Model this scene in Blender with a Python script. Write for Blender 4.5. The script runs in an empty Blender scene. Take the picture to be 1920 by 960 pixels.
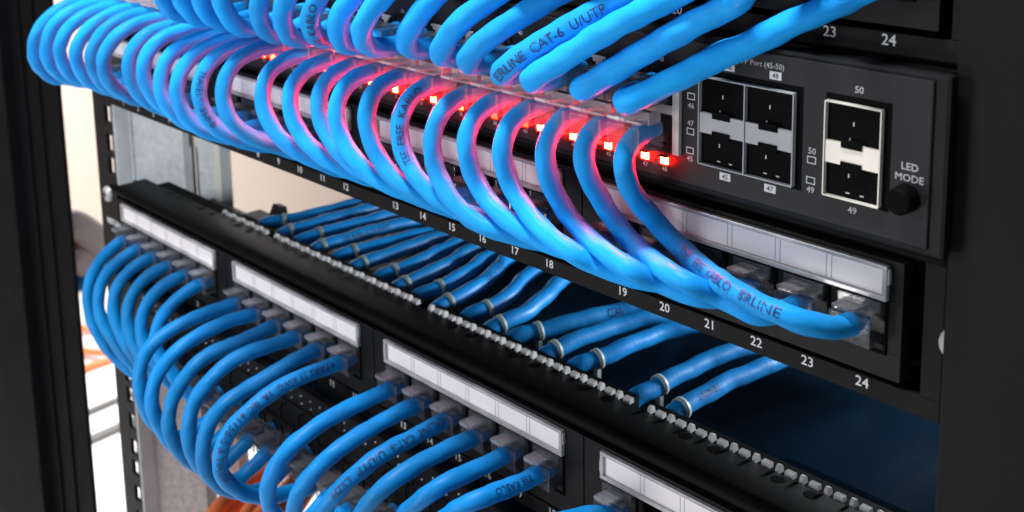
import bpy, bmesh, math, random
import numpy as np
from mathutils import Vector, Matrix
random.seed(7)
SC = bpy.context.scene
C = SC.collection
K = 0.001                                   # all lengths below are millimetres

# ------------------------------------------------------------------ camera
CAM = Vector((361.714, -271.385, 224.991))
RX, RY, RZ, FPX, PPX, PPY = 1.38806121, -0.02841657, 0.86615557, 2281.0075, -141.6264, -449.4595
M3 = Matrix.Rotation(RZ, 3, 'Z') @ Matrix.Rotation(RX, 3, 'X') @ Matrix.Rotation(RY, 3, 'Z')
cd = bpy.data.cameras.new('camera'); cam = bpy.data.objects.new('camera', cd); C.objects.link(cam)
cam.matrix_world = Matrix.Translation(CAM * K) @ M3.to_4x4()
cd.sensor_width = 36; cd.lens = FPX / 1920 * 36
cd.shift_x = -PPX / 1920; cd.shift_y = PPY / 1920
cd.clip_start = 0.01; cd.clip_end = 30
cd.dof.use_dof = True; cd.dof.focus_distance = 0.36; cd.dof.aperture_fstop = 22
SC.camera = cam
# ------------------------------------------------------------------ world and lamps
w = bpy.data.worlds.new("World"); SC.world = w; w.use_nodes = True
bg = w.node_tree.nodes['Background']; bg.inputs[0].default_value = (.72, .80, 1, 1); bg.inputs[1].default_value = .10
def lamp(name, loc, target, size, sizey, power, col=(1, 1, 1)):
    l = bpy.data.lights.new(name, 'AREA'); l.shape = 'RECTANGLE'; l.size = size * K; l.size_y = sizey * K
    l.energy = power; l.color = col
    o = bpy.data.objects.new(name, l); C.objects.link(o)
    loc = Vector(loc); o.location = loc * K
    o.rotation_euler = (Vector(target) - loc).to_track_quat('-Z', 'Y').to_euler()
    return o
lamp('ceiling_light', (20, -230, 1000), (0, -20, 60), 260, 140, 16, (.93, .97, 1))
lamp('fill_light', (-330, -680, 330), (0, 10, 30), 300, 260, 2.8, (.95, .97, 1))
lamp('fill_light', (430, -600, 120), (-150, 20, 20), 260, 200, .7, (.95, .97, 1))  # added fill from the right, no such lamp in view
lamp('wall_fill', (-900, 900, 900), (-1300, 800, -300), 900, 500, 3, (1, .97, .93))  # unseen lamp added to brighten the beige wall
lamp('floor_fill', (-850, 300, 100), (-850, 300, -500), 500, 500, 9, (1, 1, 1))  # unseen lamp added to brighten the floor at lower left
lamp('low_fill', (-70, -480, -95), (-160, 40, -150), 180, 100, 1.1, (1, .98, .96))  # unseen lamp added to lift the orange cables and lower post
lamp('rear_light', (205, 300, 72), (115, 60, 18), 50, 30, 2.0, (.9, .97, 1))
SC.view_settings.view_transform = 'Standard'; SC.view_settings.look = 'None'
SC.view_settings.exposure = 0; SC.view_settings.gamma = 1
SC.cycles.use_denoising = True
SC.cycles.max_bounces = 8; SC.cycles.transparent_max_bounces = 12
SC.cycles.sample_clamp_indirect = 4

# ------------------------------------------------------------------ projection helpers
def ray(px, py):
    return M3 @ Vector(((px - 960 - PPX) / FPX, -(py - 480 - PPY) / FPX, -1.0))
def on(px, py, axis, val):
    d = ray(px, py); t = (val - CAM[axis]) / d[axis]
    return CAM + d * t
def proj(p):
    q = M3.transposed() @ (Vector(p) - CAM)
    return (960 + PPX + FPX * q.x / -q.z, 480 + PPY - FPX * q.y / -q.z)

# ------------------------------------------------------------------ materials
def mat(name, col, rough=.5, metal=0, spec=.5, coat=0, alpha=1, bump=0, bscale=300, var=0, vscale=40, emit=None, estr=0, trans=0):
    m = bpy.data.materials.new(name); m.use_nodes = True
    nt = m.node_tree; b = nt.nodes['Principled BSDF']
    b.inputs['Base Color'].default_value = (*col, 1)
    b.inputs['Roughness'].default_value = rough; b.inputs['Metallic'].default_value = metal
    b.inputs['Specular IOR Level'].default_value = spec
    b.inputs['Coat Weight'].default_value = coat; b.inputs['Alpha'].default_value = alpha
    b.inputs['Transmission Weight'].default_value = trans
    tc = nt.nodes.new('ShaderNodeTexCoord')
    if var:
        n = nt.nodes.new('ShaderNodeTexNoise'); n.inputs['Scale'].default_value = vscale; n.inputs['Detail'].default_value = 5
        nt.links.new(tc.outputs['Object'], n.inputs['Vector'])
        r = nt.nodes.new('ShaderNodeValToRGB'); r.color_ramp.elements[0].position = .3; r.color_ramp.elements[1].position = .7
        r.color_ramp.elements[0].color = (*[c * (1 - var) for c in col], 1)
        r.color_ramp.elements[1].color = (*[min(1, c * (1 + var)) for c in col], 1)
        nt.links.new(n.outputs['Fac'], r.inputs['Fac']); nt.links.new(r.outputs['Color'], b.inputs['Base Color'])
        mr = nt.nodes.new('ShaderNodeMapRange'); mr.inputs['To Min'].default_value = max(.02, rough - .1); mr.inputs['To Max'].default_value = rough + .1
        nt.links.new(n.outputs['Fac'], mr.inputs['Value']); nt.links.new(mr.outputs['Result'], b.inputs['Roughness'])
    if bump:
        n2 = nt.nodes.new('ShaderNodeTexNoise'); n2.inputs['Scale'].default_value = bscale; n2.inputs['Detail'].default_value = 3
        nt.links.new(tc.outputs['Object'], n2.inputs['Vector'])
        bp = nt.nodes.new('ShaderNodeBump'); bp.inputs['Strength'].default_value = bump; bp.inputs['Distance'].default_value = .001
        nt.links.new(n2.outputs['Fac'], bp.inputs['Height']); nt.links.new(bp.outputs['Normal'], b.inputs['Normal'])
    if emit:
        b.inputs['Emission Color'].default_value = (*emit, 1); b.inputs['Emission Strength'].default_value = estr
    return m
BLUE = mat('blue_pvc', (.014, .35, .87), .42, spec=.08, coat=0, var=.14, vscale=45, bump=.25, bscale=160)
BLUE2 = mat('blue_pvc_shaded', (.003, .19, .50), .46, spec=.18, coat=0, var=.14, vscale=45, bump=.25, bscale=160)  # same blue jacket, its shadow under the panels put into the colour
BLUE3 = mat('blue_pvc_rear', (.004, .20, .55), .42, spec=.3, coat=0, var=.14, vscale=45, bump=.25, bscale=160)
BLUES = {}
def batch(m, seed):
    k = (m.name, seed % 4)
    if k not in BLUES:
        c = m.copy(); b = c.node_tree.nodes['Principled BSDF']; f = (1, .84, 1.06, .92)[seed % 4]; g = (1, .98, 1.02, 1)[seed % 4]
        for n in c.node_tree.nodes:
            if n.type == 'VALTORGB':
                for e in n.color_ramp.elements: q = e.color; e.color = (q[0], q[1] * f, min(1, q[2] * f * g), 1)
        BLUES[k] = c
    return BLUES[k]
INK = mat('navy_ink', (.005, .022, .10), .5)
BLACK = mat('black_powder_coat', (.004, .004, .0045), .5, spec=.16, bump=.03, bscale=1500, var=.12, vscale=20)
GLOSSB = mat('black_gloss_paint', (.0022, .0021, .0022), .5, spec=.06, bump=.02, bscale=900)
DARKG = mat('charcoal_panel', (.0125, .0128, .0145), .5, spec=.2, bump=.05, bscale=2500, var=.1, vscale=25)
DOORM = mat('dark_door_paint', (.0035, .0035, .0042), .7, spec=.05, bump=.15, bscale=1800, var=.15)
FRAMEG = mat('charcoal_frame', (.0055, .0052, .0052), .6, spec=.13, bump=.04, bscale=1800, var=.1)
PIT = mat('black_plastic', (.0015, .0015, .0017), .7, spec=.06)
NAVY = mat('navy_black_metal', (.0012, .0045, .0095), .22, spec=.06, var=.2, vscale=12, bump=.05, bscale=900)
PAPER = mat('label_paper', (.78, .75, .76), .85, spec=.08)
LINEG = mat('grey_print', (.28, .27, .28), .6)
CLEARF = mat('clear_label_frame', (.36, .35, .355), .22, spec=.6, coat=.4, bump=.1, bscale=300, var=.25, vscale=90)
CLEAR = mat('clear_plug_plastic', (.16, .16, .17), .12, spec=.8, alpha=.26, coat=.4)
CLEARW = mat('clear_plug_lightened', (.5, .47, .47), .12, spec=.8, alpha=.10, coat=.5)  # same clear plastic, lightened to offset shading by the cables above
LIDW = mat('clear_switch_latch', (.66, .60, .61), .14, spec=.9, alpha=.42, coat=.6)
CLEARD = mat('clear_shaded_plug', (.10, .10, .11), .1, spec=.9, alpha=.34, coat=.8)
CLEARB = mat('clear_plug_latch', (.34, .36, .40), .14, spec=.9, alpha=.34, coat=.5)
TIE = mat('milky_zip_tie', (.27, .32, .31), .5, alpha=.8)
STEEL = mat('brushed_steel', (.44, .42, .42), .4, metal=.3, bump=.05, bscale=800, var=.1, vscale=60)
STEELD = mat('dull_steel', (.42, .41, .40), .45, metal=.4)
BRIGHT = mat('bright_cage_steel', (.72, .67, .60), .5, metal=.25)
GALV = mat('galvanised_steel', (.66, .665, .675), .6, metal=0, bump=.8, bscale=330, var=.12, vscale=260)
GALVS = mat('smooth_zinc', (.36, .37, .38), .5, metal=0, var=.1, vscale=90)
IVORY = mat('ivory_plastic', (.75, .70, .60), .5)
WHITEP = mat('white_idc_plastic', (.50, .485, .48), .4, var=.12, vscale=300)
PRINT = mat('white_print', (.62, .62, .64), .6)
PRINTD = mat('grey_white_print', (.42, .42, .43), .6)
ORANGE = mat('orange_fibre', (1.0, .22, .07), .4, var=.1)
WALL = mat('beige_wall', (.62, .51, .43), .9, var=.03, vscale=3)
FLOOR = mat('white_floor', (.80, .79, .79), .5, var=.03, vscale=4)
GREYS = mat('grey_strip', (.16, .155, .15), .7)
PINK = mat('pale_pink', (.74, .60, .57), .8, var=.1, vscale=20)
RED_C = mat('dusky_red', (.33, .13, .12), .8)
GOLD = mat('gold_contact', (.75, .62, .35), .3, metal=1)
YEL = mat('yellow_green_wire', (.6, .6, .08), .4)
LEDON = []
for i, e in enumerate((160, 850, 3000)):
    LEDON.append(mat('red_led_%s' % ('dim', 'lit', 'bright')[i], (.3, .01, .01), .4, emit=(1, .0022, .0006), estr=e))
LEDGLOW = mat('red_lens', (.4, .01, .01), .3, emit=(1, .01, .004), estr=.6)

# ------------------------------------------------------------------ object helpers
def tag(o, label=None, cat=None, group=None, kind=None):
    if label: o['label'] = label
    if cat: o['category'] = cat
    if group: o['group'] = group
    if kind: o['kind'] = kind
    return o
def thing(name, loc, label, cat, group=None):
    o = bpy.data.objects.new(name, None); C.objects.link(o); o.location = Vector(loc) * K
    o.empty_display_size = .01
    return tag(o, label, cat, group)
def wloc(p):
    v = Vector((0, 0, 0))
    while p is not None:
        v = v + p.location; p = p.parent
    return v
class MB:
    def __init__(s): s.v = []; s.f = []; s.sm = []
    def add(s, vs, fs, smooth=False):
        n = len(s.v); s.v += [tuple(x) for x in vs]
        s.f += [tuple(i + n for i in f) for f in fs]; s.sm += [smooth] * len(fs); return s
    def box(s, x0, x1, y0, y1, z0, z1):
        if x0 > x1: x0, x1 = x1, x0
        if y0 > y1: y0, y1 = y1, y0
        if z0 > z1: z0, z1 = z1, z0
        return s.add([(x0, y0, z0), (x1, y0, z0), (x1, y1, z0), (x0, y1, z0), (x0, y0, z1), (x1, y0, z1), (x1, y1, z1), (x0, y1, z1)],
                     [(0, 3, 2, 1), (4, 5, 6, 7), (0, 1, 5, 4), (1, 2, 6, 5), (2, 3, 7, 6), (3, 0, 4, 7)])
    def prismx(s, prof, x0, x1, smooth=False):      # profile of (y, z), extruded along x
        n = len(prof)
        vs = [(x0, y, z) for y, z in prof] + [(x1, y, z) for y, z in prof]
        fs = [(i, (i + 1) % n, n + (i + 1) % n, n + i) for i in range(n)]
        s.add(vs, fs, smooth); s.add(vs[:n], [tuple(range(n))[::-1]]); s.add(vs[n:], [tuple(range(n))]); return s
    def prismy(s, prof, y0, y1):      # profile of (x, z), extruded along y
        n = len(prof)
        vs = [(x, y0, z) for x, z in prof] + [(x, y1, z) for x, z in prof]
        return s.add(vs, [(i, (i + 1) % n, n + (i + 1) % n, n + i) for i in range(n)] + [tuple(range(n))[::-1], tuple(range(n, 2 * n))])
    def cyl(s, c, axis, r, l, n=24, r2=None):
        r2 = r if r2 is None else r2
        a = Vector(axis).normalized(); u = a.orthogonal().normalized(); t = a.cross(u); c = Vector(c)
        vs = [c + (u * math.cos(2 * math.pi * i / n) + t * math.sin(2 * math.pi * i / n)) * r for i in range(n)]
        vs += [c + a * l + (u * math.cos(2 * math.pi * i / n) + t * math.sin(2 * math.pi * i / n)) * r2 for i in range(n)]
        s.add(vs, [(i, (i + 1) % n, n + (i + 1) % n, n + i) for i in range(n)], True)
        return s.add(vs, [tuple(range(n))[::-1], tuple(range(n, 2 * n))])
    def build(s, name, m, parent=None, bevel=0):
        o0 = wloc(parent)
        me = bpy.data.meshes.new(name)
        me.from_pydata([Vector(v) * K - o0 for v in s.v], [], s.f)
        me.polygons.foreach_set('use_smooth', s.sm)
        me.materials.append(m)
        bm = bmesh.new(); bm.from_mesh(me)
        bmesh.ops.recalc_face_normals(bm, faces=bm.faces)
        if bevel:
            es = [e for e in bm.edges if len(e.link_faces) == 2 and e.calc_face_angle(0) > .6]
            bmesh.ops.bevel(bm, geom=es, offset=bevel * K, segments=2, affect='EDGES', profile=.6)
        bm.to_mesh(me); bm.free(); me.update()
        o = bpy.data.objects.new(name, me); C.objects.link(o)
        if parent is not None: o.parent = parent
        return o
def smooth_path(pts, step=1.4, it=6):
    """Catmull-Rom through pts, resampled evenly and relaxed a little."""
    P = [pts[0] * 2 - pts[1]] + list(pts) + [pts[-1] * 2 - pts[-2]]
    out = []
    for i in range(1, len(P) - 2):
        for k in range(16):
            t = k / 16; p0, p1, p2, p3 = P[i - 1], P[i], P[i + 1], P[i + 2]
            out.append(.5 * ((2 * p1) + (p2 - p0) * t + (2 * p0 - 5 * p1 + 4 * p2 - p3) * t * t + (3 * p1 - p0 - 3 * p2 + p3) * t ** 3))
    out.append(P[-2])
    def resample(o, st):
        L = [0]
        for a, b in zip(o, o[1:]): L.append(L[-1] + (b - a).length)
        n = max(4, int(L[-1] / st)); r = []; j = 0
        for i in range(n + 1):
            s = L[-1] * i / n
            while j < len(L) - 2 and L[j + 1] < s: j += 1
            d = L[j + 1] - L[j]; r.append(o[j].lerp(o[j + 1], 0 if d < 1e-9 else (s - L[j]) / d))
        return r
    out = resample(out, 2.2)
    for _ in range(it):
        out = [out[0]] + [out[i] * .5 + (out[i - 1] + out[i + 1]) * .25 for i in range(1, len(out) - 1)] + [out[-1]]
    return resample(out, step)
def frames(path):
    T = []
    for i in range(len(path)):
        a = path[max(0, i - 1)]; b = path[min(len(path) - 1, i + 1)]; T.append((b - a).normalized())
    u = T[0].orthogonal().normalized(); U = []
    for t in T:
        u = (u - t * u.dot(t)).normalized(); U.append(u)
    return T, U
def tube(path, r, seed=0, lump=.03, n=16):
    rnd = random.Random(seed); T, U = frames(path); ph = rnd.random() * 6; lay = rnd.uniform(26, 40); s = 0
    vs = []; fs = []; ph2 = rnd.random() * 6
    for i, p in enumerate(path):
        if i: s += (path[i] - path[i - 1]).length
        t, u = T[i], U[i]; b = t.cross(u)
        j = .16 * math.sin(s / 4.1 + ph) + .12 * math.sin(s / 2.7 + ph2)
        for k in range(n):
            a = 2 * math.pi * k / n
            rr = r * (1 + lump * math.cos(3 * (a - 2 * math.pi * s / lay) + ph) + lump * .9 * math.cos(2 * a + s / 3.7 + ph2 + 1.3 * math.sin(s / 9)) + .014 * math.sin(s / 2.3 + ph + math.sin(s / 7)) + .012 * math.sin(5 * a + s / 1.7))
            vs.append(p + u * (math.cos(a) * rr + j) + b * math.sin(a) * rr)
    m = len(path)
    for i in range(m - 1):
        for k in range(n):
            fs.append((i * n + k, i * n + (k + 1) % n, (i + 1) * n + (k + 1) % n, (i + 1) * n + k))
    mb = MB(); mb.add(vs, fs, True); mb.add(vs[:n], [tuple(range(n))[::-1]]); mb.add(vs[-n:], [tuple(range(n))]); return mb
_tc = {}
def text_mesh(s, size, off=0):
    """flat glyph triangles of a string: verts (x right, y up) in mm, faces"""
    key = (s, size, off)
    if key in _tc: return _tc[key]
    cu = bpy.data.curves.new('t', 'FONT'); cu.body = s; cu.size = size; cu.resolution_u = 2; cu.offset = off
    o = bpy.data.objects.new('t', cu); C.objects.link(o)
    dg = bpy.context.evaluated_depsgraph_get(); me = bpy.data.meshes.new_from_object(o.evaluated_get(dg))
    bm = bmesh.new(); bm.from_mesh(me)
    h = size * .75
    for k in range(0, 6):
        g = bm.verts[:] + bm.edges[:] + bm.faces[:]
        bmesh.ops.bisect_plane(bm, geom=g, plane_co=(0, h * k / 5, 0), plane_no=(0, 1, 0))
    bm.verts.index_update()
    r = ([v.co.copy() for v in bm.verts], [tuple(v.index for v in f.verts) for f in bm.faces])
    bm.free(); bpy.data.objects.remove(o); bpy.data.curves.remove(cu)
    _tc[key] = r; return r
def face_text(items, name, m, parent, y, bold=.0):
    """items: (string, x centre, z centre, cap height); lettering standing on a plane of constant y, each string a part"""
    for s, x, z, h in items:
        size = h / .7; vs, fs = text_mesh(s, size, bold * .6)
        if not vs: continue
        x0 = min(v.x for v in vs); x1 = max(v.x for v in vs); mb = MB()
        mb.add([(x + v.x - (x0 + x1) / 2, y, z + v.y - h / 2) for v in vs], fs)
        mb.build(name, m, parent)
def print_on(path, r, s0, text, size, parent, flip=False, roll=0.0):
    """lettering wrapped round a jacket, on the side that looks out of the rack"""
    L = [0]
    for a, b in zip(path, path[1:]): L.append(L[-1] + (b - a).length)
    vs, fs = text_mesh(text, size); mb = MB(); out = []
    T, _ = frames(path); h = size * .7
    for v in vs:
        s = s0 + (-v.x if flip else v.x); s = min(max(s, 0), L[-1] - .01)
        j = 0
        while j < len(L) - 2 and L[j + 1] < s: j += 1
        f = (s - L[j]) / (L[j + 1] - L[j]); p = path[j].lerp(path[j + 1], f); t = T[j].lerp(T[j + 1], f).normalized()
        n = CAM - p; n = (n - t * n.dot(t)).normalized(); up = n.cross(t)
        if flip: up = -up
        a = (v.y - h / 2) / r + roll
        out.append(p + (n * math.cos(a) + up * math.sin(a)) * (r + .34))
    mb.add(out, fs); return mb.build('jacket_print', INK, parent)

# ------------------------------------------------------------------ port positions
PITCH, GRP = 16.155, 112.203
Z3, Z2, Z1, ZS, ZL = 0.0, 90.02, 181.0, 135.7, -44.6      # label panels, switch, lower switch
def portx(n): return ((n - 1) // 6 - 1.5) * GRP + ((n - 1) % 6 - 2.5) * PITCH
def colx(c): return 147.1 - 14 * (24 - c) - 2.7 * ((24 - c) // 6)
ORD = ['first', 'second', 'third', 'fourth', 'fifth', 'sixth', 'seventh', 'eighth', 'ninth', 'tenth', 'eleventh', 'twelfth',
       'thirteenth', 'fourteenth', 'fifteenth', 'sixteenth', 'seventeenth', 'eighteenth', 'nineteenth', 'twentieth',
       'twenty-first', 'twenty-second', 'twenty-third', 'twenty-fourth']

# ================================================================== SETTING
tag(MB().box(-1310, -1300, -1500, 4500, -510, 1800).build('wall', WALL), kind='structure')
tag(MB().box(-1299, 1500, -1500, 4500, -510, -500).build('floor', FLOOR), kind='structure')

# ================================================================== RACK
r = thing('rack_door_frame', (-330, 10, -400), 'black steel door frame upright at the far left of the photo', 'rack frame')
p = MB().box(-352, -289.5, -1, 1.5, -420, 420).build('upright', DOORM, r, .8)
MB().box(-322, -313, -2.2, -1.2, -420, 420).build('groove', PIT, r)
MB().box(-337, -334.5, -2.6, -1.2, -420, 420).build('edge_bead', DOORM, r)
MB().box(-480, -352.5, -8, 1, -420, 420).build('door_skin', DOORM, r, .8)

r = thing('rack_rail', (-240, 4, -400), 'black front rack rail with a column of square mounting holes at left', 'rack rail')
mb = MB(); holes = []
sz = 15.875
for u in range(-9, 6):
    b = sz + 22.225 + 44.45 * u
    holes += [b + 6.35, b + 22.225, b + 38.1]
holes.sort(); zp = -400; hw = 4.7
for h in holes:
    mb.box(-237, -227.6, 2, 4.2, zp, h - hw); zp = h + hw
mb.box(-237, -227.6, 2, 4.2, zp, 400); mb.box(-250.5, -237, 2, 4.2, -400, 400)
mb.build('perforated_flange', BLACK, r)
MB().box(-227.6, -225.6, 2, 10, -400, 400).build('flange_lip', GALVS, r)

r = thing('rack_post', (-232, 40, -400), 'mottled galvanised steel post standing behind the left rack rail', 'rack post')
MB().box(-250, -228.6, 11, 13, -400, 300).box(-231, -228, 13.2, 42.5, -400, 300).build('galvanised_web', GALV, r)
MB().box(-235, -231.5, 42.6, 51.3, -400, 300).build('zinc_channel', GALVS, r)
MB().box(-231, -228, 51.4, 61.5, -400, 300).build('galvanised_flange', GALV, r)
MB().box(-231.5, -229, 61.7, 65.7, -400, 300).build('ivory_trim', IVORY, r)
MB().box(-236, -231, 65.9, 74, -400, 300).build('zinc_edge', GALVS, r)
vs = []
q = MB()
a = on(322, 352, 0, -231); 
for k in range(5):
    pass
MB().box(-230, -228.2, 50, 53, 33, 40).box(-230, -228.2, 54, 61, 30, 40).build('ivory_tab', IVORY, r)

r = thing('rack_cover', (290, 10, -400), 'plain charcoal rack side cover filling the right edge', 'rack cover')
MB().box(231.0, 420, -3.2, 30, -400, 420).build('cover_plate', FRAMEG, r, .8)

r = thing('rack_side_panel', (-300, 700, -400), 'black steel side panel deep in the rack behind the blue rear cables', 'side panel')
MB().box(-303, -300, 252, 1150, -400, 420).build('side_sheet', BLACK, r)
MB().box(-300, 260, 1150, 1154, -400, 420).build('rear_sheet', BLACK, r)
mb = MB()
for k in range(-9, 9): mb.box(-299.8, -299.2, 425, 434, 44.45 * k - 4, 44.45 * k + 5)
mb.build('square_holes', PIT, r)

# ================================================================== LABEL PANELS
def screw(x, z, parent, y=0):
    mb = MB(); mb.cyl((x, y, z), (0, -1, 0), 4.4, 1.2, 28, 4.0); mb.cyl((x, y - 1.2, z), (0, -1, 0), 4.0, .9, 28, 2.4)
    s = mb.build('mounting_screw', STEEL, parent)
    MB().box(x - 2.2, x + 2.2, y - 2.3, y - 2.05, z - .45, z + .45).box(x - .45, x + .45, y - 2.32, y - 2.08, z - 2.2, z + 2.2).build('cross_slot', PIT, s)
def patch_panel(name, z, label, screws, logo=False, rear=False, dx=0, xin=219.6):
    r = thing(name, (0, 0, z - 22), label, 'patch panel', 'black 24-port label panels')
    XL, XR = -241, 229.6 if not rear else 241
    mb = MB()
    # face frame: bottom rail, ears, rolled top
    mb.box(XL, XR, 0, 2, z - 22.1, z - 16.6)
    mb.box(XL, -225, 0, 2, z - 16.6, z + (18.9 if not logo else 12)); mb.box(224.2, XR, 0, 2, z - 16.6, z + 18.9)
    if logo:
        mb.prismy([(XL, z + 12), (-225, z + 12), (-225, z + 18.9), (-238, z + 18.9), (XL, z + 16.5)], 0, 2)
    fr = mb.build('face_frame', FRAMEG if not rear else BLACK, r, .35)
    prof = [(0, z + 18.9), (-1.2, z + 19.2), (-1.3, z + 20.2), (-.6, z + 21.4), (1.2, z + 22.4), (4, z + 22.6), (12, z + 22.3), (12.6, z + 22), (18.2, z + 22), (18.2, z + 20.5), (2, z + 20)]
    MB().prismx(prof[::-1], -229, 229.6, True).build('rolled_top', GLOSSB, r)
    MB().box(-225, 225, 9, 10.5, z - 20, z + 19).box(-225, 225, 3, 9, z + 17.2, z + 18.6).box(-225, 225, 3, 9, z - 20, z - 18.8).build('backing_plate', PIT, r)
    for g in range(4):
        c = (g - 1.5) * GRP
        mb = MB()
        xa, xb = c - 55.85, c + 55.85
        if g == 3: xb = xin - (0 if not dx else dx)
        if g == 0: xa = -221
        yf, yb = -1.4, 3
        mb.box(xa, xb, yf, yb, z + 6.1, z + 17.1)
        mb.box(xa, xb, yf, yb, z - 14.6, z - 7.4)
        xp = xa
        for k in range(6):
            x = c + (k - 2.5) * PITCH
            mb.box(xp, x - 6.3, yf, yb, z - 7.4, z + 6.1); xp = x + 6.3
            mb.box(x - 6.3, x - 3.6, yf + .01, yb, z - 7.4, z - 5.8); mb.box(x + 3.6, x + 6.3, yf + .01, yb, z - 7.4, z - 5.8)
        mb.box(xp, xb, yf, yb, z - 7.4, z + 6.1)
        jm = mb.build('jack_module', BLACK, r, .15)
        mb = MB()
        for k in range(6):
            x = c + (k - 2.5) * PITCH
            mb.box(x - 7.1, x - 6.5, -1.9, -1.35, z - 8.2, z + 6.8).box(x + 6.5, x + 7.1, -1.9, -1.35, z - 8.2, z + 6.8)
            mb.box(x - 6.5, x + 6.5, -1.9, -1.35, z - 8.2, z - 7.6)
        mb.build('jack_rims', PIT, jm)
        # label window
        wl = 47.65; t, b = z + 15.95, z + 6.5
        mb = MB()
        mb.box(c - wl, c + wl, -3.1, -1.45, t - 1.25, t); mb.box(c - wl, c + wl, -3.1, -1.45, b, b + 1.35)
        mb.box(c - wl, c - wl + 1.3, -3.1, -1.45, b + 1.35, t - 1.25); mb.box(c + wl - 1.3, c + wl, -3.1, -1.45, b + 1.35, t - 1.25)
        mb.box(c + wl, c + wl + .5, -2.8, -1.5, t - 5, t - .8); mb.box(c - wl - .5, c - wl, -2.8, -1.5, b + 2, b + 6)
        lf = mb.build('label_window', CLEARF, r, .25)
        MB().box(c - wl + 1.2, c + wl - 1.2, -2.0, -1.5, b + 1.2, t - 1.1).build('paper_label', PAPER, lf)
        mb = MB()
        for k in range(1, 6):
            x = c + (k - 3) * 15.5
            for d in (-.75, .75): mb.box(x + d - .09, x + d + .09, -2.06, -2.0, b + 1.3, t - 1.2)
        mb.build('divider_lines', LINEG, lf)
    face_text([(str(n), portx(n), z - 18.5, 2.75) for n in range(1, 25)], 'port_number', PRINT, r, -.09, .07)
    for x, dz in screws: screw(x, z + dz, r)
    if logo:
        face_text([('NETLINK', -230.3, z + .6, 3.1)], 'panel_lettering', PRINT, r, -.09, .2)
    if rear:
        for g in range(4):
            c = (g - 1.5) * GRP + 3.0
            blk = MB().box(c - 52.5, c + 52.5, 19, 27, z + 2, z + 20.6).build('punch_down_block', PIT, r)
            mb = MB()
            for k in range(13):
                x = c - 49.5 + k * 8.2
                if x < -150: continue
                mb.prismx([(19.6, z + 20.4), (22.8, z + 20.4), (22.2, z + 22.7), (20.9, z + 23.3), (20, z + 22.5)], x - .6, x + .6)
                mb.prismx([(20.2, z + 20.4), (22.6, z + 20.4), (22.4, z + 22.15), (20.6, z + 22.1)], x + 2.2, x + 5.2)
            mb.build('idc_teeth', WHITEP, blk)
        for g in range(4):
            for k in range(3):
                for d in (0, 11):
                    x = (g - 1.5) * GRP + (k - 1) * 34 + 6 + d
                    mb = MB(); mb.cyl((x, 15.5, z + 21.98), (0, 0, 1), 2.4, .07, 18, 1.9); mb.build('rivet', GLOSSB, r)
        bar = MB()
        bar.box(-222, 222, 30, 56, z + 1.5, z + 3)
        bar.build('cable_bar', NAVY, r)
        mb = MB()
        for g in range(4):
            for k in range(4):
                x = (g - 1.5) * GRP + (k - 1.5) * 26 + 12
                for d in (0, 9): mb.box(x + d, x + d + 5, 44, 50, z + 3.02, z + 3.1)
        mb.build('tie_slots', PIT, r)
        MB().prismx([(38, z + 14), (48, z + 14), (47, z + 22.5), (43, z + 23.5)], -139, -133).box(-160, -133, 38, 48, z + 12, z + 14).build('rear_bracket', BLACK, r)
    if dx:
        r.location.x += dx * K
    return r
patch_panel('patch_bay', Z3, 'lowest black label panel with clear plugs and blue loops hanging below it', [(-235.8, 15.9), (233.0, 0)], logo=True, rear=True)
patch_panel('patch_bay', Z2, 'middle black label panel just under the switch, numbers 9 to 24 visible', [(-235.8, 0), (233.0, 0)])
patch_panel('patch_bay', Z1, 'top black label panel cut by the upper frame edge, showing 20, 23 and 24', [(-235.8, 0)], dx=3.6, xin=225.4)

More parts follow.
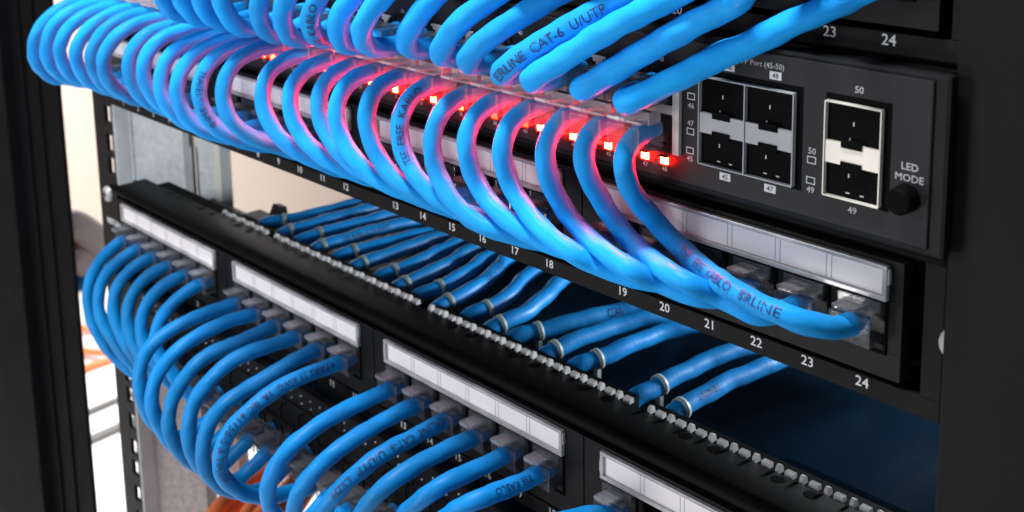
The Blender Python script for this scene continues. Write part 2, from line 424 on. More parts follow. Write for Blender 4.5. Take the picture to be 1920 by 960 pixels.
# ================================================================== SWITCHES
YF = -8.0
def rj_block(r, z, yf, m=None):
    """steel shield with two rows of stacked jack openings: solid strips between real openings"""
    zb, zt = z - 12.6, z + 12.6
    pit = MB(); blk = MB()
    for g in range(4):
        cs = [colx(c) for c in range(g * 6 + 1, g * 6 + 7)]
        xa = cs[0] - 8.2; xb = cs[-1] + 9.0
        pit.box(xa, xb, yf + 2, yf + 8, zb, zt)
        y0, y1 = yf - .6, yf + 2
        blk.box(xa, xb, y0, y1, z - 1.2, z + 1.2)
        blk.box(xa, xb, y0, y1, zt - .8, zt); blk.box(xa, xb, y0, y1, zb, zb + .8)
        edges = [xa] + [c for c in cs] + [xb]
        for i in range(7):
            L = xa if i == 0 else cs[i - 1] + 6
            R = xb if i == 6 else cs[i] - 6
            blk.box(L, R, y0, y1, z + 1.2, z + 8.4); blk.box(L, R, y0, y1, z - 8.4, z - 1.2)
            for s, za, zc in ((1, z + 8.4, z + 10.2), (1, z + 10.2, zt - .8), (-1, z - 10.2, z - 8.4), (-1, zb + .8, z - 10.2)):
                wd = 3.2 if abs(za - z) < 9 or abs(zc - z) < 9 else 1.9
                L2 = xa if i == 0 else cs[i - 1] + wd
                R2 = xb if i == 6 else cs[i] - wd
                if wd == 3.2:
                    L2, R2 = (xa if i == 0 else cs[i - 1] + 4.6), (xb if i == 6 else cs[i] - 4.6)
                blk.box(L2, R2, y0, y1, za, zc)
    b = blk.build('jack_shield', m or BLACK, r); pit.build('jack_cavities', PIT, b)
    if m is None:
        MB().box(colx(1) - 8, 154, yf - 1.0, yf - .62, z - 1.3, z + 1.3).build('shield_middle_strip', STEELD, b)
        for c in range(1, 24):
            x = (colx(c) + colx(c + 1)) / 2 + .3; y0, y1 = yf - 1.1, yf - .62
            MB().box(x - 2.9, x + 2.9, y0, y1, z + 11.0, z + 11.7).box(x - 1.9, x + 1.9, y0, y1, z + 9.9, z + 11.0).box(x - .7, x + .7, y0, y1, z + 7.9, z + 9.9).box(x - 1.7, x + 1.7, y0, y1, z + 7.0, z + 7.9).build('shield_spring', STEELD, b)
    mb = MB()
    for c in range(1, 25):
        for k in range(8): mb.box(colx(c) - 4 + k * 1.1, colx(c) - 3.7 + k * 1.1, yf + 1.2, yf + 4, z + 2, z + 2.4)
    mb.build('jack_contacts', GOLD, b)
sw = thing('network_switch', (0, 150, ZS - 22), 'dark grey rack switch with 48 jacks, red port lights and metal fibre cages', 'network switch')
mb = MB(); mb.box(-229, 230.5, YF + 1.5, 240, ZS - 21.9, ZS + 21.9); mb.build('case', GLOSSB, sw, .5)
mb = MB(); mb.box(-229.5, 232.6, YF, YF + 3.5, ZS - 22.2, ZS + 22.2); mb.build('bezel', BLACK, sw, 1.1)
MB().box(-227, 228.6, YF - .55, YF - .02, ZS - 20.5, ZS + 20.7).build('face_plate', DARKG, sw, .5)
YP = YF - .56
rj_block(sw, ZS, YP)
# right end of the shield: bright folded side strip
MB().box(154.2, 156.4, YP - 1.3, YP, ZS - 12.5, ZS + 12.6).build('shield_end_strip', BRIGHT, sw)
# lights
LEV = {48: 2, 47: 2, 46: 2, 45: 2, 44: 1, 43: 2, 42: 2, 41: 2, 40: 0, 39: 2, 38: 0, 37: 2, 36: 1, 35: 2, 34: 2, 33: 1, 32: 2, 31: 2, 30: 2, 29: 2, 28: 1, 27: 2,
       26: 0, 25: 2, 24: 0, 23: 2, 22: 1, 21: 2, 20: 1, 19: 2, 18: 2, 17: 1, 16: 1, 15: 2, 14: 1, 13: 2, 12: 1, 11: 2, 10: 1, 9: 2, 8: 1, 7: 2, 6: 1, 5: 1, 4: 1, 3: 1, 2: 1, 1: 1}
for n in range(1, 49):
    c = (n + 1) // 2; x = colx(c) + (3.5 if n % 2 == 0 else -3.5)
    o = MB().box(x - 1.3, x + 1.3, YP - .35, YP - .05, 119.5, 121.7).build('status_light', LEDON[min(LEV[n], 1) if n < 25 else LEV[n]], sw)
    MB().box(x - 1.5, x + 1.5, YP - 1.4, YP - .03, 121.76, 121.95).box(x - 1.5, x + 1.5, YP - .95, YP - .03, 119.25, 119.44).build('spill_hood', PIT, o)  # hood bars added to hold back the red light spill
    o['label'] = ['dim red status light', 'lit red status light', 'bright red-orange status light'][LEV[n]]
face_text([(str(n), colx((n + 1) // 2) + (3.5 if n % 2 == 0 else -3.5), 118.0, 1.35) for n in range(1, 49)], 'port_number', PRINTD, sw, YP - .05, .03)
face_text([(str(2 * c), colx(c) + 2, 149.7, 1.35) for c in range(1, 25)], 'port_number', PRINTD, sw, YP - .05, .03)
def outline(mb, x, z, w_, h_, t=.22, y=YP - .06):
    mb.box(x - w_, x + w_, y, y + .04, z + h_ - t, z + h_); mb.box(x - w_, x + w_, y, y + .04, z - h_, z - h_ + t)
    mb.box(x - w_, x - w_ + t, y, y + .04, z - h_ + t, z + h_ - t); mb.box(x + w_ - t, x + w_, y, y + .04, z - h_ + t, z + h_ - t)
mb = MB()
for x, z in ((159.6, 140.7), (159.5, 130.7), (159.4, 125.2), (197.4, 130.7), (197.3, 125.3)): mb = MB(); outline(mb, x, z, 1.25, .95); mb.build('light_outline', PRINT, sw)
face_text([('46', 159.6, 138.1, 1.5), ('47', 159.5, 133.1, 1.5), ('45', 159.4, 122.9, 1.5), ('50', 197.5, 133.1, 1.6), ('49', 197.3, 122.9, 1.6),
           ('50', 209.9, 151.1, 1.7), ('49', 209.1, 120.3, 1.7), ('LED', 223.6, 134.7, 1.8), ('MODE', 223.6, 131.9, 1.8)], 'lettering', PRINTD, sw, YP - .05, .05)
face_text([('10/100/1000 SFP Port (45-50)', 176.5, 153.3, 1.45)], 'lettering', PRINTD, sw, YP - .05, .02)
mb = MB()
for x, z in ((172, 150.8), (186.3, 150.8), (171.2, 120.3), (185.4, 120.3), (146.5, 150.4)): MB().box(x - 1.75, x + 1.75, YP - .08, YP - .02, z - 1.05, z + 1.05).build('number_plate', PRINT, sw)
face_text([('46', 172, 150.8, 1.35), ('48', 186.3, 150.8, 1.35), ('45', 171.2, 120.3, 1.35), ('47', 185.4, 120.3, 1.35), ('48', 146.5, 150.4, 1.35)], 'plate_number', DARKG, sw, YP - .11, .03)
def cage(x0, x1, cols, z0, z1, m):
    zt, zb = z1, z0; zm1, zm0 = 137.3, 131.7
    rec = MB().box(x0 - .5, x1 + 2.0, YP - .1, YP - .02, zb - .7, zt + 1.7)
    cg = MB(); t = .3; ya, yb = YP - 1.5, YP + 2
    cg.box(x0, x1, ya, yb, zt - t, zt); cg.box(x0, x1, ya, yb, zb, zb + t)
    wcol = (x1 - x0) / cols
    for k in range(cols + 1):
        x = x0 + wcol * k
        cg.box(x - t / 2, x + t / 2, ya, yb, zb + t, zt - t)
    cgo = cg.build('cage_frame', GALVS if cols > 1 else BRIGHT, sw)
    cgo.name = 'fibre_cage'
    rec.build('cage_shadow_gap', PIT, cgo)
    br = MB(); nt = MB(); pt = MB()
    for k in range(cols):
        a = x0 + wcol * k + .35; b = x0 + wcol * (k + 1) - .35; c = (a + b) / 2
        br.box(a, b, ya + .25, yb, zm0, zm1)
        nt.box(c - 2.8, c + 2.8, ya - .1, ya + .5, zm1 - 1.1, zm1 + .9); nt.box(c - 2.8, c + 2.8, ya - .1, ya + .5, zm0 - .9, zm0 + 1.0)
        pt.box(a, b, ya + 1.2, yb, zm1, zt - .5); pt.box(a, b, ya + 1.2, yb, zb + .5, zm0)  # solid black fill stands for the shade deep inside the openings
    br.build('centre_band', GALVS if cols > 1 else BRIGHT, cgo)
    tk = MB()
    for k in range(cols):
        c = x0 + wcol * (k + .5)
        for zz in (zt - 5.0, zt - 9.2, zb + 6.2): tk.box(c - .2 - .9 * (zz < zt - 6), c + .1 - .9 * (zz < zt - 6), ya + .9, ya + 1.15, zz - .5, zz + .5)
        for dx_ in (-1.6, 2.2): tk.box(c + dx_, c + dx_ + 1.0, ya + .9, ya + 1.15, zb + 1.6, zb + 1.85)
    tk.build('contact_glints', STEELD, cgo)  # pale ticks painted in as glints inside the cages
    nt.build('latch_tabs', PIT, cgo); pt.build('cage_mouths', PIT, cgo)
cage(163.2, 192.6, 2, 122.6, 147.4, STEEL)
cage(201.6, 216.6, 1, 122.9, 147.4, BRIGHT)
mb = MB(); mb.cyl((223.1, YP - .01, 126.9), (0, -1, 0), 3.5, 4.0, 32, 3.3); mb.cyl((223.1, YP - 4.01, 126.9), (0, -1, 0), 3.3, .5, 32, 2.8)
mb.build('mode_button', PIT, sw)

ls = thing('network_switch', (0, 150, ZL - 22), 'black lower switch mostly hidden under the lowest label panel, dark navy lid', 'network switch')
MB().box(-229, 230, YF + 1.5, 330, ZL - 21.9, ZL + 21.4).build('case', NAVY, ls, .5)
MB().box(-229, 231.6, YF, YF + 3.5, ZL - 22.1, ZL + 21.6).build('bezel', BLACK, ls, .8)
rj_block(ls, ZL, YF, BLACK)
mb = MB(); rr = random.Random(3)
for c in range(1, 25):
    for k in range(2):
        for j in range(2):
            x = colx(c) - 3.5 + 7 * k; z = ZL + 15.2 + 3.4 * j
            mb.cyl((x + rr.uniform(-.3, .3), YF - .02, z), (0, -1, 0), .45, .5, 10, .3)
mb.build('pale_dots', STEEL, ls)  # small pale dots along the top of the lower switch face

# ================================================================== PLUGS
def plug_mesh():
    """clear modular plug: origin at the jack face, body pointing to -y"""
    b = MB()
    b.box(-5.85, 5.85, -7.5, 3, -4.2, 3.2)
    b.box(-5.85, -5.2, -7.6, -7.5, -4.2, 3.2); b.box(5.2, 5.85, -7.6, -7.5, -4.2, 3.2)
    b.box(-4.6, 4.6, -6.2, -.4, 3.25, 3.9)
    me = b.build('plug', CLEAR, None, .3)
    l = MB()
    l.prismx([(-10.8, 5.6), (-10.6, 6.5), (-3.2, 6.0), (2.6, 4.2), (2.6, 3.5), (-3.2, 5.0)], -3.1, 3.1)
    l.box(-2.1, 2.1, -11.4, -10.7, 5.6, 6.5)
    lm = l.build('latch', CLEARB, None, .2)
    e = MB()
    e.box(-5.95, 5.95, -3.4, -2.5, 4.2, 6.9).box(-5.95, -5.3, -3.4, 1.5, 3.3, 7.0).box(5.3, 5.95, -3.4, 1.5, 3.3, 7.0)
    e.box(-5.6, 5.6, -6.6, 2, 4.0, 4.55)
    em = e.build('plug_shoulder', CLEAR, None, .15)
    out = (me.data, lm.data, em.data)
    for o in (me, lm, em): bpy.data.objects.remove(o)
    return out
PM, LM, EM = plug_mesh()
def variant(meshes, ma, mb_):
    out = []
    for me, m in zip(meshes, (ma, mb_, ma)):
        c = me.copy(); c.materials.clear(); c.materials.append(m); out.append(c)
    return out
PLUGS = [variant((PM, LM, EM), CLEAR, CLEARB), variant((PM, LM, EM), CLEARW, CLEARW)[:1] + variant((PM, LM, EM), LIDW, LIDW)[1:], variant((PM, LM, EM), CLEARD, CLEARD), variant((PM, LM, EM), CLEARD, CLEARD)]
def add_plug(parent, x, y, z, kind=0, latch_down=False):
    PM, LM, EM = PLUGS[kind]
    o = bpy.data.objects.new('plug', PM); C.objects.link(o); o.parent = parent
    o.location = Vector((x, y, z)) * K - wloc(parent)
    if kind == 3: return o
    l = bpy.data.objects.new('latch', LM); C.objects.link(l); l.parent = o
    e = bpy.data.objects.new('shoulder', EM); C.objects.link(e); e.parent = o
    if latch_down: o.rotation_euler = (0, math.pi, 0)
    return o

# ================================================================== CABLES
R = 3.05
def cable3d(name, pts, label, group, m, seed, plugs=(), prints=(), it=6, r_=R, cat='network cable', ready=False, lump=.03):
    path = pts if ready else smooth_path(pts, 1.5, it)
    t = thing(name, path[0], label, cat, group)
    j = tube(path, r_, seed, lump).build('jacket', batch(m, seed * 7 // 3), t)
    for a in plugs: add_plug(t, *a)
    L = sum((b - a).length for a, b in zip(path, path[1:]))
    for f, txt, flip, size in prints:
        print_on(path, r_, f * L, txt, size * .95, j, flip)
    return t, path
def lift(px, xs, xe, first=0, tailpx=None, ease=(.3, 1.0)):
    """picture points -> points in space: each is put on the plane x = x(progress), between the two ports"""
    q = list(px) + ([tailpx] if tailpx else [])
    L = [0]
    for a, b in zip(q, q[1:]): L.append(L[-1] + math.hypot(b[0] - a[0], b[1] - a[1]))
    out = []
    for i in range(len(px)):
        u = L[i] / L[-1]; w_ = min(1, max(0, (u - ease[0]) / (ease[1] - ease[0]))); w_ = w_ * w_ * (3 - 2 * w_)
        out.append(on(px[i][0], px[i][1], 0, xs + (xe - xs) * w_))
    return out
MT = {
 24: [(1209,251),(1180,251),(1162,266),(1157,295),(1165,330),(1186,368),(1215,400),(1249,437),(1286,477),(1324,509),(1367,540),(1420,570),(1480,597),(1540,615)],
 23: [(1130,232),(1110,234),(1089,245),(1081,272),(1087,301),(1101,336),(1124,368),(1150,418),(1190,462),(1235,500),(1285,530),(1340,553),(1395,568)],
 22: [(1067,215),(1046,218),(1027,237),(1014,265),(1014,296),(1027,340),(1042,370),(1080,428),(1128,470),(1175,502),(1225,527),(1280,543)],
 21: [(996,206),(967,209),(946,231),(933,259),(933,290),(949,334),(980,393),(1022,438),(1068,472),(1118,498),(1165,516),(1205,522)],
 20: [(936,190),(905,196),(877,218),(866,246),(869,284),(883,327),(898,362),(930,398),(970,428),(1015,452),(1065,470),(1110,480)],
 19: [(874,176),(842,187),(814,212),(805,246),(805,284),(817,327),(845,381),(880,412),(925,434),(975,447),(1040,452)],
 18: [(809,156),(781,162),(756,184),(743,216),(743,256),(756,300),(781,337),(812,369),(845,392),(880,404),(920,410)],
 17: [(759,141),(727,144),(696,162),(681,194),(682,237),(699,284),(727,325),(759,356),(796,376),(840,387)],
 16: [(709,131),(671,137),(640,156),(624,184),(624,225),(637,262),(665,303),(696,333),(730,351),(775,363)],
 15: [(665,122),(631,128),(602,147),(590,175),(593,216),(609,253),(634,287),(665,317),(697,333),(730,343)],
 14: [(618,111),(581,121),(549,139),(537,166),(537,203),(552,241),(571,269),(602,297),(635,315),(670,323)],
 13: [(575,106),(530,110),(500,125),(487,150),(485,185),(492,215),(510,245),(532,272),(560,290),(600,303)],
 12: [(530,87),(497,87),(460,97),(430,117),(415,147),(410,180),(420,215),(435,240),(462,257),(497,270),(530,275)],
 11: [(490,82),(450,84),(410,97),(385,117),(368,145),(366,172),(373,202),(390,232),(415,254),(445,266),(480,268)],
 10: [(455,70),(420,73),(390,83),(358,102),(335,126),(326,155),(327,185),(337,215),(360,238),(390,252),(425,257)],
 9: [(422,62),(385,67),(347,78),(317,95),(300,120),(294,148),(297,177),(310,203),(332,226),(362,238),(395,242)],
 8: [(390,54),(365,52),(338,55),(308,64),(280,83),(265,106),(261,133),(267,160),(284,184),(310,206),(340,219),(372,224)],
 7: [(360,46),(325,46),(290,53),(259,69),(240,96),(234,125),(240,154),(257,177),(282,198),(315,211),(345,214)],
 6: [(325,36),(290,33),(262,39),(227,56),(200,79),(188,108),(190,137),(205,160),(230,179),(258,187),(285,191)],
 5: [(295,28),(260,24),(235,29),(200,48),(177,71),(167,100),(169,127),(182,150),(205,168),(235,180),(262,185)],
 4: [(265,21),(235,14),(205,24),(169,46),(146,69),(137,96),(140,122),(153,143),(178,160),(208,171),(240,174)],
 3: [(235,14),(205,10),(178,18),(144,33),(121,53),(109,79),(108,104),(115,125),(134,143),(162,155),(200,161)],
 2: [(212,9),(175,4),(144,13),(113,29),(92,51),(83,79),(84,106),(96,130),(120,147),(150,154),(180,154)],
 1: [(185,2),(155,-2),(123,9),(90,28),(68,54),(60,83),(61,108),(72,130),(94,146),(124,152),(155,149)],
}
ENV = [(50, 150), (113, 166), (148, 167), (173, 183), (207, 196), (260, 210), (297, 232), (330, 237), (360, 260), (397, 275), (440, 281), (485, 295), (540, 306), (587, 319),
       (634, 331), (687, 350), (727, 366), (774, 384), (827, 402), (880, 430), (911, 443), (958, 465), (1030, 484), (1080, 502), (1130, 527), (1177, 546), (1224, 556), (1271, 568),
       (1311, 579), (1349, 587), (1380, 593), (1480, 628), (1560, 645), (1700, 690)]
def tuck(q):
    # the lower edge of the bundle, as measured: no jacket hangs below it
    out = []; k0 = min(range(len(q)), key=lambda i: q[i][0])
    for i, (x, y) in enumerate(q):
        if i > k0:
            for (xa, ya), (xb, yb) in zip(ENV, ENV[1:]):
                if xa <= x <= xb: y = min(y, 4 + ya + (yb - ya) * (x - xa) / (xb - xa) - (13.5 + (x - 100) * .0088) * 1.05)
        out.append((x, y))
    return out
MPR = {24: [(.42, 'TSE   ERSE   KABLO   ERLINE', False, 3.9)], 18: [(.44, 'TSE  ERSE  KABLO', True, 3.6)], 11: [(.36, 'TIA/EIA  568-B', False, 3.8)],
       16: [(.14, '23 AWG', True, 3.4)], 7: [(.2, 'CAT-6', True, 3.2)]}
ZMJ = ZS - 6.0
MJOB = []
def settle(paths, gap, rounds=14):
    """cables lying against each other push apart until their jackets only touch; the later one lies in front"""
    P = [np.array([tuple(p) for p in q]) for q in paths]; cam_ = np.array(tuple(CAM))
    for it in range(rounds):
        D = [np.zeros_like(p) for p in P]
        for i in range(len(P)):
            for j in range(i + 1, min(i + 5, len(P))):
                d = P[i][:, None, :] - P[j][None, :, :]; L = np.sqrt((d ** 2).sum(2)); L[:6] = 99; L[:, :6] = 99; L[-5:] = 99; L[:, -5:] = 99
                I, J = np.nonzero(L < gap)
                if len(I) == 0: continue
                for I_, J_ in ((I, J),):
                    mag = (gap - L[I_, J_]) * .5
                    ri = P[i][I_] - cam_; ri /= np.linalg.norm(ri, axis=1)[:, None]
                    for a_, b_, m_, r_ in zip(I_, J_, mag, ri):
                        if m_ > abs(D[i][a_]).max(): D[i][a_] = r_ * m_
                        if m_ > abs(D[j][b_]).max(): D[j][b_] = -r_ * m_
        for i, p in enumerate(P):
            d = D[i]
            for _ in range(5): d[1:-1] = d[1:-1] * .5 + (d[:-2] + d[2:]) * .25
            d[:3] = 0; d[-3:] = 0; p += d * 1.4
            q = p[8:-8]; q[:, 1] = np.minimum(q[:, 1], -4.8)
            for _ in range(2): p[1:-1] = p[1:-1] * .6 + (p[:-2] + p[2:]) * .2
    for p in P:
        for _ in range(10): p[1:-1] = p[1:-1] * .5 + (p[:-2] + p[2:]) * .25
    for q, p in zip(paths, P): q[:] = [Vector(x) for x in p]
for n in range(1, 25):
    xs, xe = colx(n), portx(n)
    tp = proj((xe, -14, Z2 - 1.5))
    pts = lift(tuck(MT[n]), xs, xe, tailpx=tp, ease=(.32, .97))
    pts = [Vector((xs, -9, ZMJ)), Vector((xs, -15, ZMJ))] + pts[1:]
    last = pts[-1]
    a = Vector((xe - 4.5, -18, Z2 - 3.5)); b = Vector((xe, -11, Z2 - 1))
    if (last - b).length > 8:
        if (last - a).length > 9: pts.append(a)
        pts.append(b)
    pts.append(Vector((xe, -2, Z2 - 1)))
    lab = 'blue patch cable curving down to the middle panel, %s loop from the left' % ORD[n - 1] if n < 24 else \
          'rightmost blue patch cable of the middle row, printed along it and ending above number 24'
    if n == 18: lab = 'blue patch cable of the middle row, lettering on its bend, eighteenth from left'
    MJOB.append((n, xs, xe, smooth_path(pts, 1.5, 8), lab))
settle([j[3] for j in MJOB], R * 2 + .15)
for n, xs, xe, path, lab in MJOB:
    cable3d('patch_cable', path, lab, 'blue cables looping from the switch down to the middle panel', BLUE, 100 + n,
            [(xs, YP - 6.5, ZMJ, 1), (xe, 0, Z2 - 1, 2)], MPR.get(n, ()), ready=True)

TT = {
 24: [(1167,200),(1217,173),(1300,131),(1400,84),(1490,42),(1575,4),(1650,-32)],
 23: [(1088,172),(1135,142),(1217,92),(1300,45),(1385,2)],
 22: [(996,154),(1050,115),(1133,60),(1217,15),(1300,-25)],
 21: [(943,143),(985,100),(1050,60),(1133,15),(1200,-20)],
 20: [(880,120),(904,80),(967,36),(1033,-3),(1090,-35)],
 19: [(828,106),(846,60),(883,24),(925,-5),(960,-30)],
 18: [(768,92),(770,50),(792,18),(820,-10),(850,-35)],
 17: [(700,92),(678,70),(680,42),(697,15),(722,-12),(750,-35)],
 16: [(660,88),(634,68),(632,40),(646,12),(668,-15),(695,-40)],
 15: [(605,76),(583,52),(580,26),(592,0),(612,-30)],
 14: [(560,76),(534,56),(526,32),(533,5),(550,-25)],
 13: [(520,68),(492,48),(482,24),(484,0),(495,-30)],
 12: [(462,54),(428,34),(415,10),(412,-12),(420,-40)],
}
TPR = {21: [(.22, 'ERLINE  CAT-6  U/UTP', False, 4.4)], 15: [(.24, 'TSE  KABLO', False, 4.2)]}
ZTJ = ZS + 6.4
rel = None
for n in range(24, 8, -1):
    xs, xe = colx(n), portx(n)
    if n in TT:
        q = list(TT[n]); q[0] = (q[0][0] - (12 if n > 19 else 6), q[0][1] + 2); tp = proj((xe, -20, Z1 - 3)); b0 = q[0]
        pts = []
        D = abs(tp[1] - b0[1]) + 1e-6
        for p_ in q:
            u = min(1, abs(p_[1] - b0[1]) / D) if n >= 18 else min(1, max(0, (b0[1] - p_[1]) / D))
            pts.append(on(p_[0], p_[1], 0, xs + (xe - xs) * u * (1.0 if n > 20 else .8)))
    else:
        pts = [p_ + Vector((xs - rel[0], -.8 * (12 - n), 0)) for p_ in rel[1]]
    if n == 12: rel = (xs, list(pts))
    full = [Vector((xs, -9, ZTJ)), Vector((xs, -15, ZTJ - .4))] + pts
    e = Vector((xe, -22, Z1 - 2))
    full += [full[-1].lerp(e, .55) + Vector((0, -5, 0)), e, Vector((xe, -4, Z1 - 1))]
    lab = 'bright cyan patch cable rising from the switch to the top panel, %s from right' % ORD[24 - n]
    cable3d('patch_cable', full, lab, 'bright blue cables rising from the switch to the top panel', BLUE, 200 + n,
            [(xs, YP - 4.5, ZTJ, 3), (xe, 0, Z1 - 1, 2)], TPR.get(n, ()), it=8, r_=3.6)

LT = {
 1: [(228,459),(197,477),(175,509),(165,543),(166,581),(177,615),(193,643),(214,668),(241,692),(275,715)],
 2: [(256,474),(219,493),(193,521),(184,559),(187,590),(201,621),(220,649),(246,679),(280,705)],
 3: [(281,490),(244,506),(219,537),(211,571),(216,602),(232,637),(254,671),(285,700)],
 4: [(306,506),(269,524),(246,556),(237,587),(242,621),(254,654),(275,682),(305,705)],
 5: [(337,524),(300,540),(274,571),(263,606),(267,637),(276,662),(300,690)],
 6: [(375,540),(337,556),(309,584),(294,615),(290,645),(300,675),(325,700)],
 7: [(442,577),(383,589),(321,618),(279,652),(262,689),(262,727),(270,762),(290,795),(325,822)],
 8: [(487,593),(417,606),(350,643),(308,681),(287,722),(284,760),(298,798),(322,832),(360,855)],
 9: [(517,618),(454,639),(392,664),(350,702),(323,747),(315,793),(327,833),(353,862),(395,885)],
 10: [(547,643),(490,653),(433,677),(390,717),(365,750),(354,790),(354,830),(369,866),(397,893),(440,905)],
 11: [(593,660),(567,667),(507,703),(457,733),(413,763),(389,800),(380,840),(383,873),(402,904),(440,922),(490,922)],
 12: [(637,687),(573,703),(513,733),(467,770),(430,807),(413,847),(413,883),(431,910),(463,927),(500,932),(550,922),(600,905)],
 13: [(727,733),(680,753),(613,787),(557,827),(520,867),(503,907),(504,945),(525,975),(560,990)],
 14: [(790,763),(730,783),(667,820),(613,860),(575,900),(553,940),(552,975),(570,1005)],
 15: [(843,797),(780,817),(713,853),(663,893),(625,930),(604,970),(605,1010)],
 16: [(890,827),(827,847),(765,881),(715,918),(682,956),(665,1000),(668,1040)],
 17: [(948,860),(890,881),(827,910),(782,943),(750,975),(735,1020)],
 18: [(1023,897),(965,910),(890,939),(848,960),(815,995),(800,1040)],
 19: [(1110,960),(1060,975),(1000,1005),(960,1040)],
}
LPR = {12: [(.07, '4 PAIRS 23 AWG  TR  IEC 61156-5 & TIA/EIA', False, 3.9)], 15: [(.06, 'ERLINE  CAT-6  U/UTP  LSZH', False, 4.0)],
       18: [(.1, 'TSE KABLO', False, 3.4)]}
ZLJ = ZL - 6.0
for n in range(1, 20):
    xs, xe = portx(n), colx(n)
    tp = proj((xe, -16, ZLJ))
    pts = lift(LT[n], xs, xe, tailpx=tp, ease=(.35, 1.0))
    pts = [Vector((xs, -1, -1)), Vector((xs, -6.5, -1.3))] + pts[1:]
    e = Vector((xe, -18, ZLJ))
    if (pts[-1] - e).length > 8: pts.append(pts[-1].lerp(e, .5) + Vector((0, -2, -2)))
    pts += [e, Vector((xe, -8, ZLJ))]
    lab = 'blue patch cable hanging from the lowest panel, %s loop from the left' % ORD[n - 1]
    if n == 12: lab = 'blue patch cable under the lowest panel printed with AWG and IEC lettering'
    if n == 15: lab = 'blue patch cable under the lowest panel printed with CAT-6 U/UTP lettering'
    if n == 19: lab = 'blue patch cable at the bottom frame edge, its clear plug under the fourth label window'
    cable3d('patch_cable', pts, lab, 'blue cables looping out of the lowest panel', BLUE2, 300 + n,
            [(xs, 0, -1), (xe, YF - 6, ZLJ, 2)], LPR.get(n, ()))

RT = [
 [(490,421),(536,413),(600,400),(688,377)], [(525,441),(545,433),(620,412),(720,386)], [(557,452),(599,440),(670,420),(749,401)],
 [(585,470),(606,462),(690,436),(784,413)], [(627,484),(664,472),(740,452),(828,431)], [(655,505),(682,494),(760,466),(848,437)],
 [(708,522),(742,508),(800,484),(872,450)], [(735,545),(760,532),(830,500),(905,458)], [(778,555),(825,540),(871,513),(931,474)],
 [(815,580),(841,566),(888,541),(930,508),(958,480)], [(871,594),(913,580),(957,551),(1001,508)], [(910,622),(938,608),(979,589),(1020,559),(1060,520)],
 [(952,638),(1009,621),(1083,601),(1154,584),(1211,575)], [(1012,670),(1041,656),(1101,630),(1172,607),(1243,592)],
 [(1069,692),(1117,674),(1172,651),(1243,623),(1300,612)], [(1185,749),(1237,722),(1320,679),(1397,652)], [(1250,784),(1280,764),(1358,720),(1466,675)],
]
for i, q in enumerate(RT):
    pts = []
    for k, p_ in enumerate(q):
        z_ = 17 + min(2, k) * 1.2
        pts.append(on(p_[0], p_[1], 2, z_))
    d = (pts[-1] - pts[-2]).normalized(); d = (d + Vector((.05, .5, -.12))).normalized()
    pts = [pts[0] + Vector((-1, -3, -6))] + pts + [pts[-1] + d * 45, pts[-1] + d * 110 + Vector((0, 0, -4))]
    lab = 'blue cable running back behind the lowest panel, zip-tied, %s from the left' % ORD[i]
    pr = {9: [(.2, 'CAT-6 U/UTP', False, 3.4)], 3: [(.12, 'TSE KABLO 23 AWG', False, 3)], 12: [(.28, 'CA', False, 5)], 16: [(.12, 'ERLINE', False, 3.2)]}.get(i, ())
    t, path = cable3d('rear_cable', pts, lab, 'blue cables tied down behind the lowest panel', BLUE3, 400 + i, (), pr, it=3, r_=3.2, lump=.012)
    # zip tie ring round the second picture point
    c = on(q[1][0], q[1][1], 2, 18.2)
    j = min(range(len(path)), key=lambda a_: (path[a_] - c).length)
    tt, uu = frames(path); t_, u_ = tt[j], uu[j]; b_ = t_.cross(u_); ring = MB(); N = 24; vs = []; cc = path[j]
    for k in range(N):
        a_ = 2 * math.pi * k / N; dr = u_ * math.cos(a_) + b_ * math.sin(a_)
        for rr_, dl in ((3.3, -1.0), (3.75, -1.0), (3.75, 1.0), (3.3, 1.0)): vs.append(cc + dr * rr_ + t_ * dl)
    fs = []
    for k in range(N):
        for m_ in range(4): fs.append((k * 4 + m_, k * 4 + (m_ + 1) % 4, ((k + 1) % N) * 4 + (m_ + 1) % 4, ((k + 1) % N) * 4 + m_))
    ring.add(vs, fs, True)
    ring.box(cc.x - 1.0, cc.x + 1.0, cc.y - 1.0, cc.y + 1.0, cc.z - 12, cc.z - 3.6)
    ring.build('zip_tie', TIE, t)

# ================================================================== LOW BACKGROUND
for i, (a, b) in enumerate((((395, 975), (470, 905)), ((420, 985), (505, 895)), ((445, 990), (535, 890)), ((475, 990), (560, 885)), ((505, 990), (590, 880)), ((535, 990), (612, 872)), ((455, 985), (520, 893)))):
    z_ = -150 - (i % 3) * 5
    A, B = on(a[0], a[1], 2, z_), on(b[0], b[1], 2, z_); d = (B - A)
    pts = [A - d * 1.2 + Vector((0, 0, -25)), A, A.lerp(B, .5) + Vector((0, 0, 1.5)), B, B + d * .8 + Vector((6, 0, 4))]
    path = smooth_path(pts, 3, 4)
    o = tube(path, 4.6, 500 + i, .02, 12).build('orange_cable', ORANGE)
    tag(o, 'orange cable lying under the blue loops, %s of seven side by side' % ORD[i], 'fibre cable', 'orange cables below the blue loops')
# far orange coil on the floor
mb = None
cc = on(183, 645, 2, -494); pts = []
for k in range(46):
    a = k * .42; pts.append(cc + Vector((math.cos(a) * (52 + 2.2 * math.sin(k)), math.sin(a) * (26 + 2 * math.cos(k * 1.7)), (k % 5) * 2)))
pts += [cc + Vector((60, -60, 0)), cc + Vector((110, -150, 0)), cc + Vector((60, -240, 0))]
o = tube(smooth_path(pts, 8, 2), 4.5, 9, .02, 8).build('orange_cable', ORANGE)
tag(o, 'orange cable lying coiled on the white floor in the left gap', 'fibre cable')
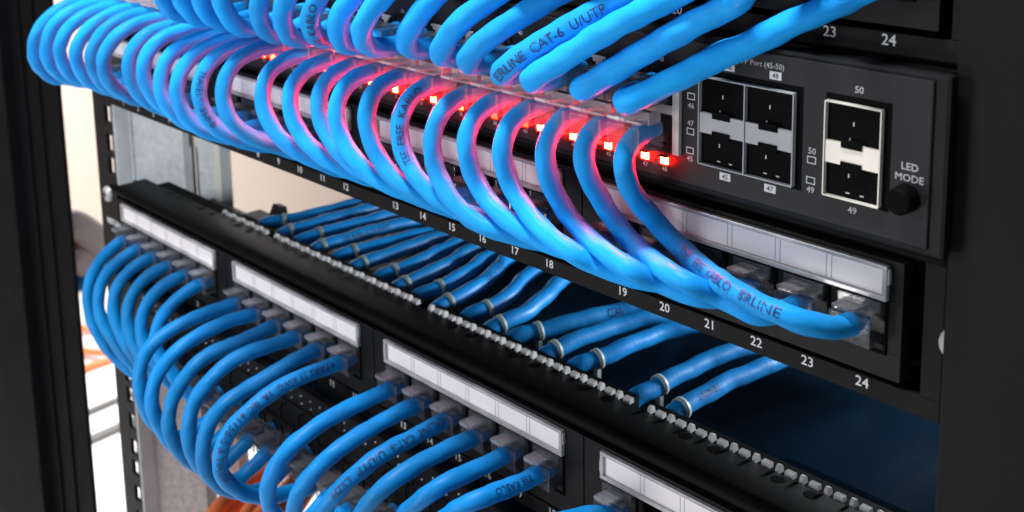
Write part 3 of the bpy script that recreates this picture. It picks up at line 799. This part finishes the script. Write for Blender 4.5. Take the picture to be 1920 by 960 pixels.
# dark strips on the floor
A, B = on(150, 787, 2, -499.5), on(232, 752, 2, -499.5)
for k, (dx, w_) in enumerate(((0, 7), (-62, 12))):
    d = (B - A).normalized(); n_ = Vector((-d.y, d.x, 0)); mb = MB()
    P = [A - d * 200 + n_ * (dx), B + d * 200 + n_ * (dx), B + d * 200 + n_ * (dx + w_), A - d * 200 + n_ * (dx + w_)]
    mb.add([(p_.x, p_.y, -499.4) for p_ in P] + [(p_.x, p_.y, -494) for p_ in P], [(0, 1, 2, 3), (4, 5, 6, 7), (0, 1, 5, 4), (1, 2, 6, 5), (2, 3, 7, 6), (3, 0, 4, 7)])
    o = mb.build('cable_trunking', GREYS)
    tag(o, ('thin grey trunking strip along the white floor, the farther one', 'wider grey trunking strip along the white floor, the nearer one')[k], 'trunking', 'grey strips on the floor')
# unidentified pale pinkish shape in the left gap
t = thing('blurred_pink_shape', on(170, 460, 0, -420), 'blurred pale pink shape with dusky red parts seen through the left gap', 'unidentified')
def blob(pts, r0, r1, name, m):
    pts = [on(a[0], a[1], 0, -420) for a in pts]; path = smooth_path(pts, 4, 4); mb = MB(); T, U = frames(path); vs = []; n = 16
    for i, p_ in enumerate(path):
        u = i / (len(path) - 1); rr_ = (r0 + (r1 - r0) * u) * math.sqrt(max(.05, 1 - (2 * u - 1) ** 6)); b_ = T[i].cross(U[i])
        for k in range(n):
            a = 2 * math.pi * k / n; vs.append(p_ + (U[i] * math.cos(a) + b_ * math.sin(a)) * rr_ * (1 + .05 * math.sin(3 * a + i * .3)))
    mb.add(vs, [(i * n + k, i * n + (k + 1) % n, (i + 1) * n + (k + 1) % n, (i + 1) * n + k) for i in range(len(path) - 1) for k in range(n)] + [tuple(range(n)), tuple(range(len(vs) - n, len(vs)))], True)
    return mb.build(name, m, t)
blob([(120, 405), (150, 425), (180, 450), (205, 478), (225, 500)], 11, 10, 'upper_lobe', PINK)
blob([(125, 450), (150, 452), (172, 456)], 5.5, 3.5, 'red_lobe', RED_C)
blob([(125, 475), (150, 490), (175, 505), (205, 520)], 9.5, 8, 'lower_lobe', PINK)
blob([(120, 515), (145, 508), (160, 506)], 4.5, 3, 'red_lobe', RED_C)
blob([(130, 532), (155, 530), (190, 535)], 6, 6, 'blue_lobe', BLUE3)
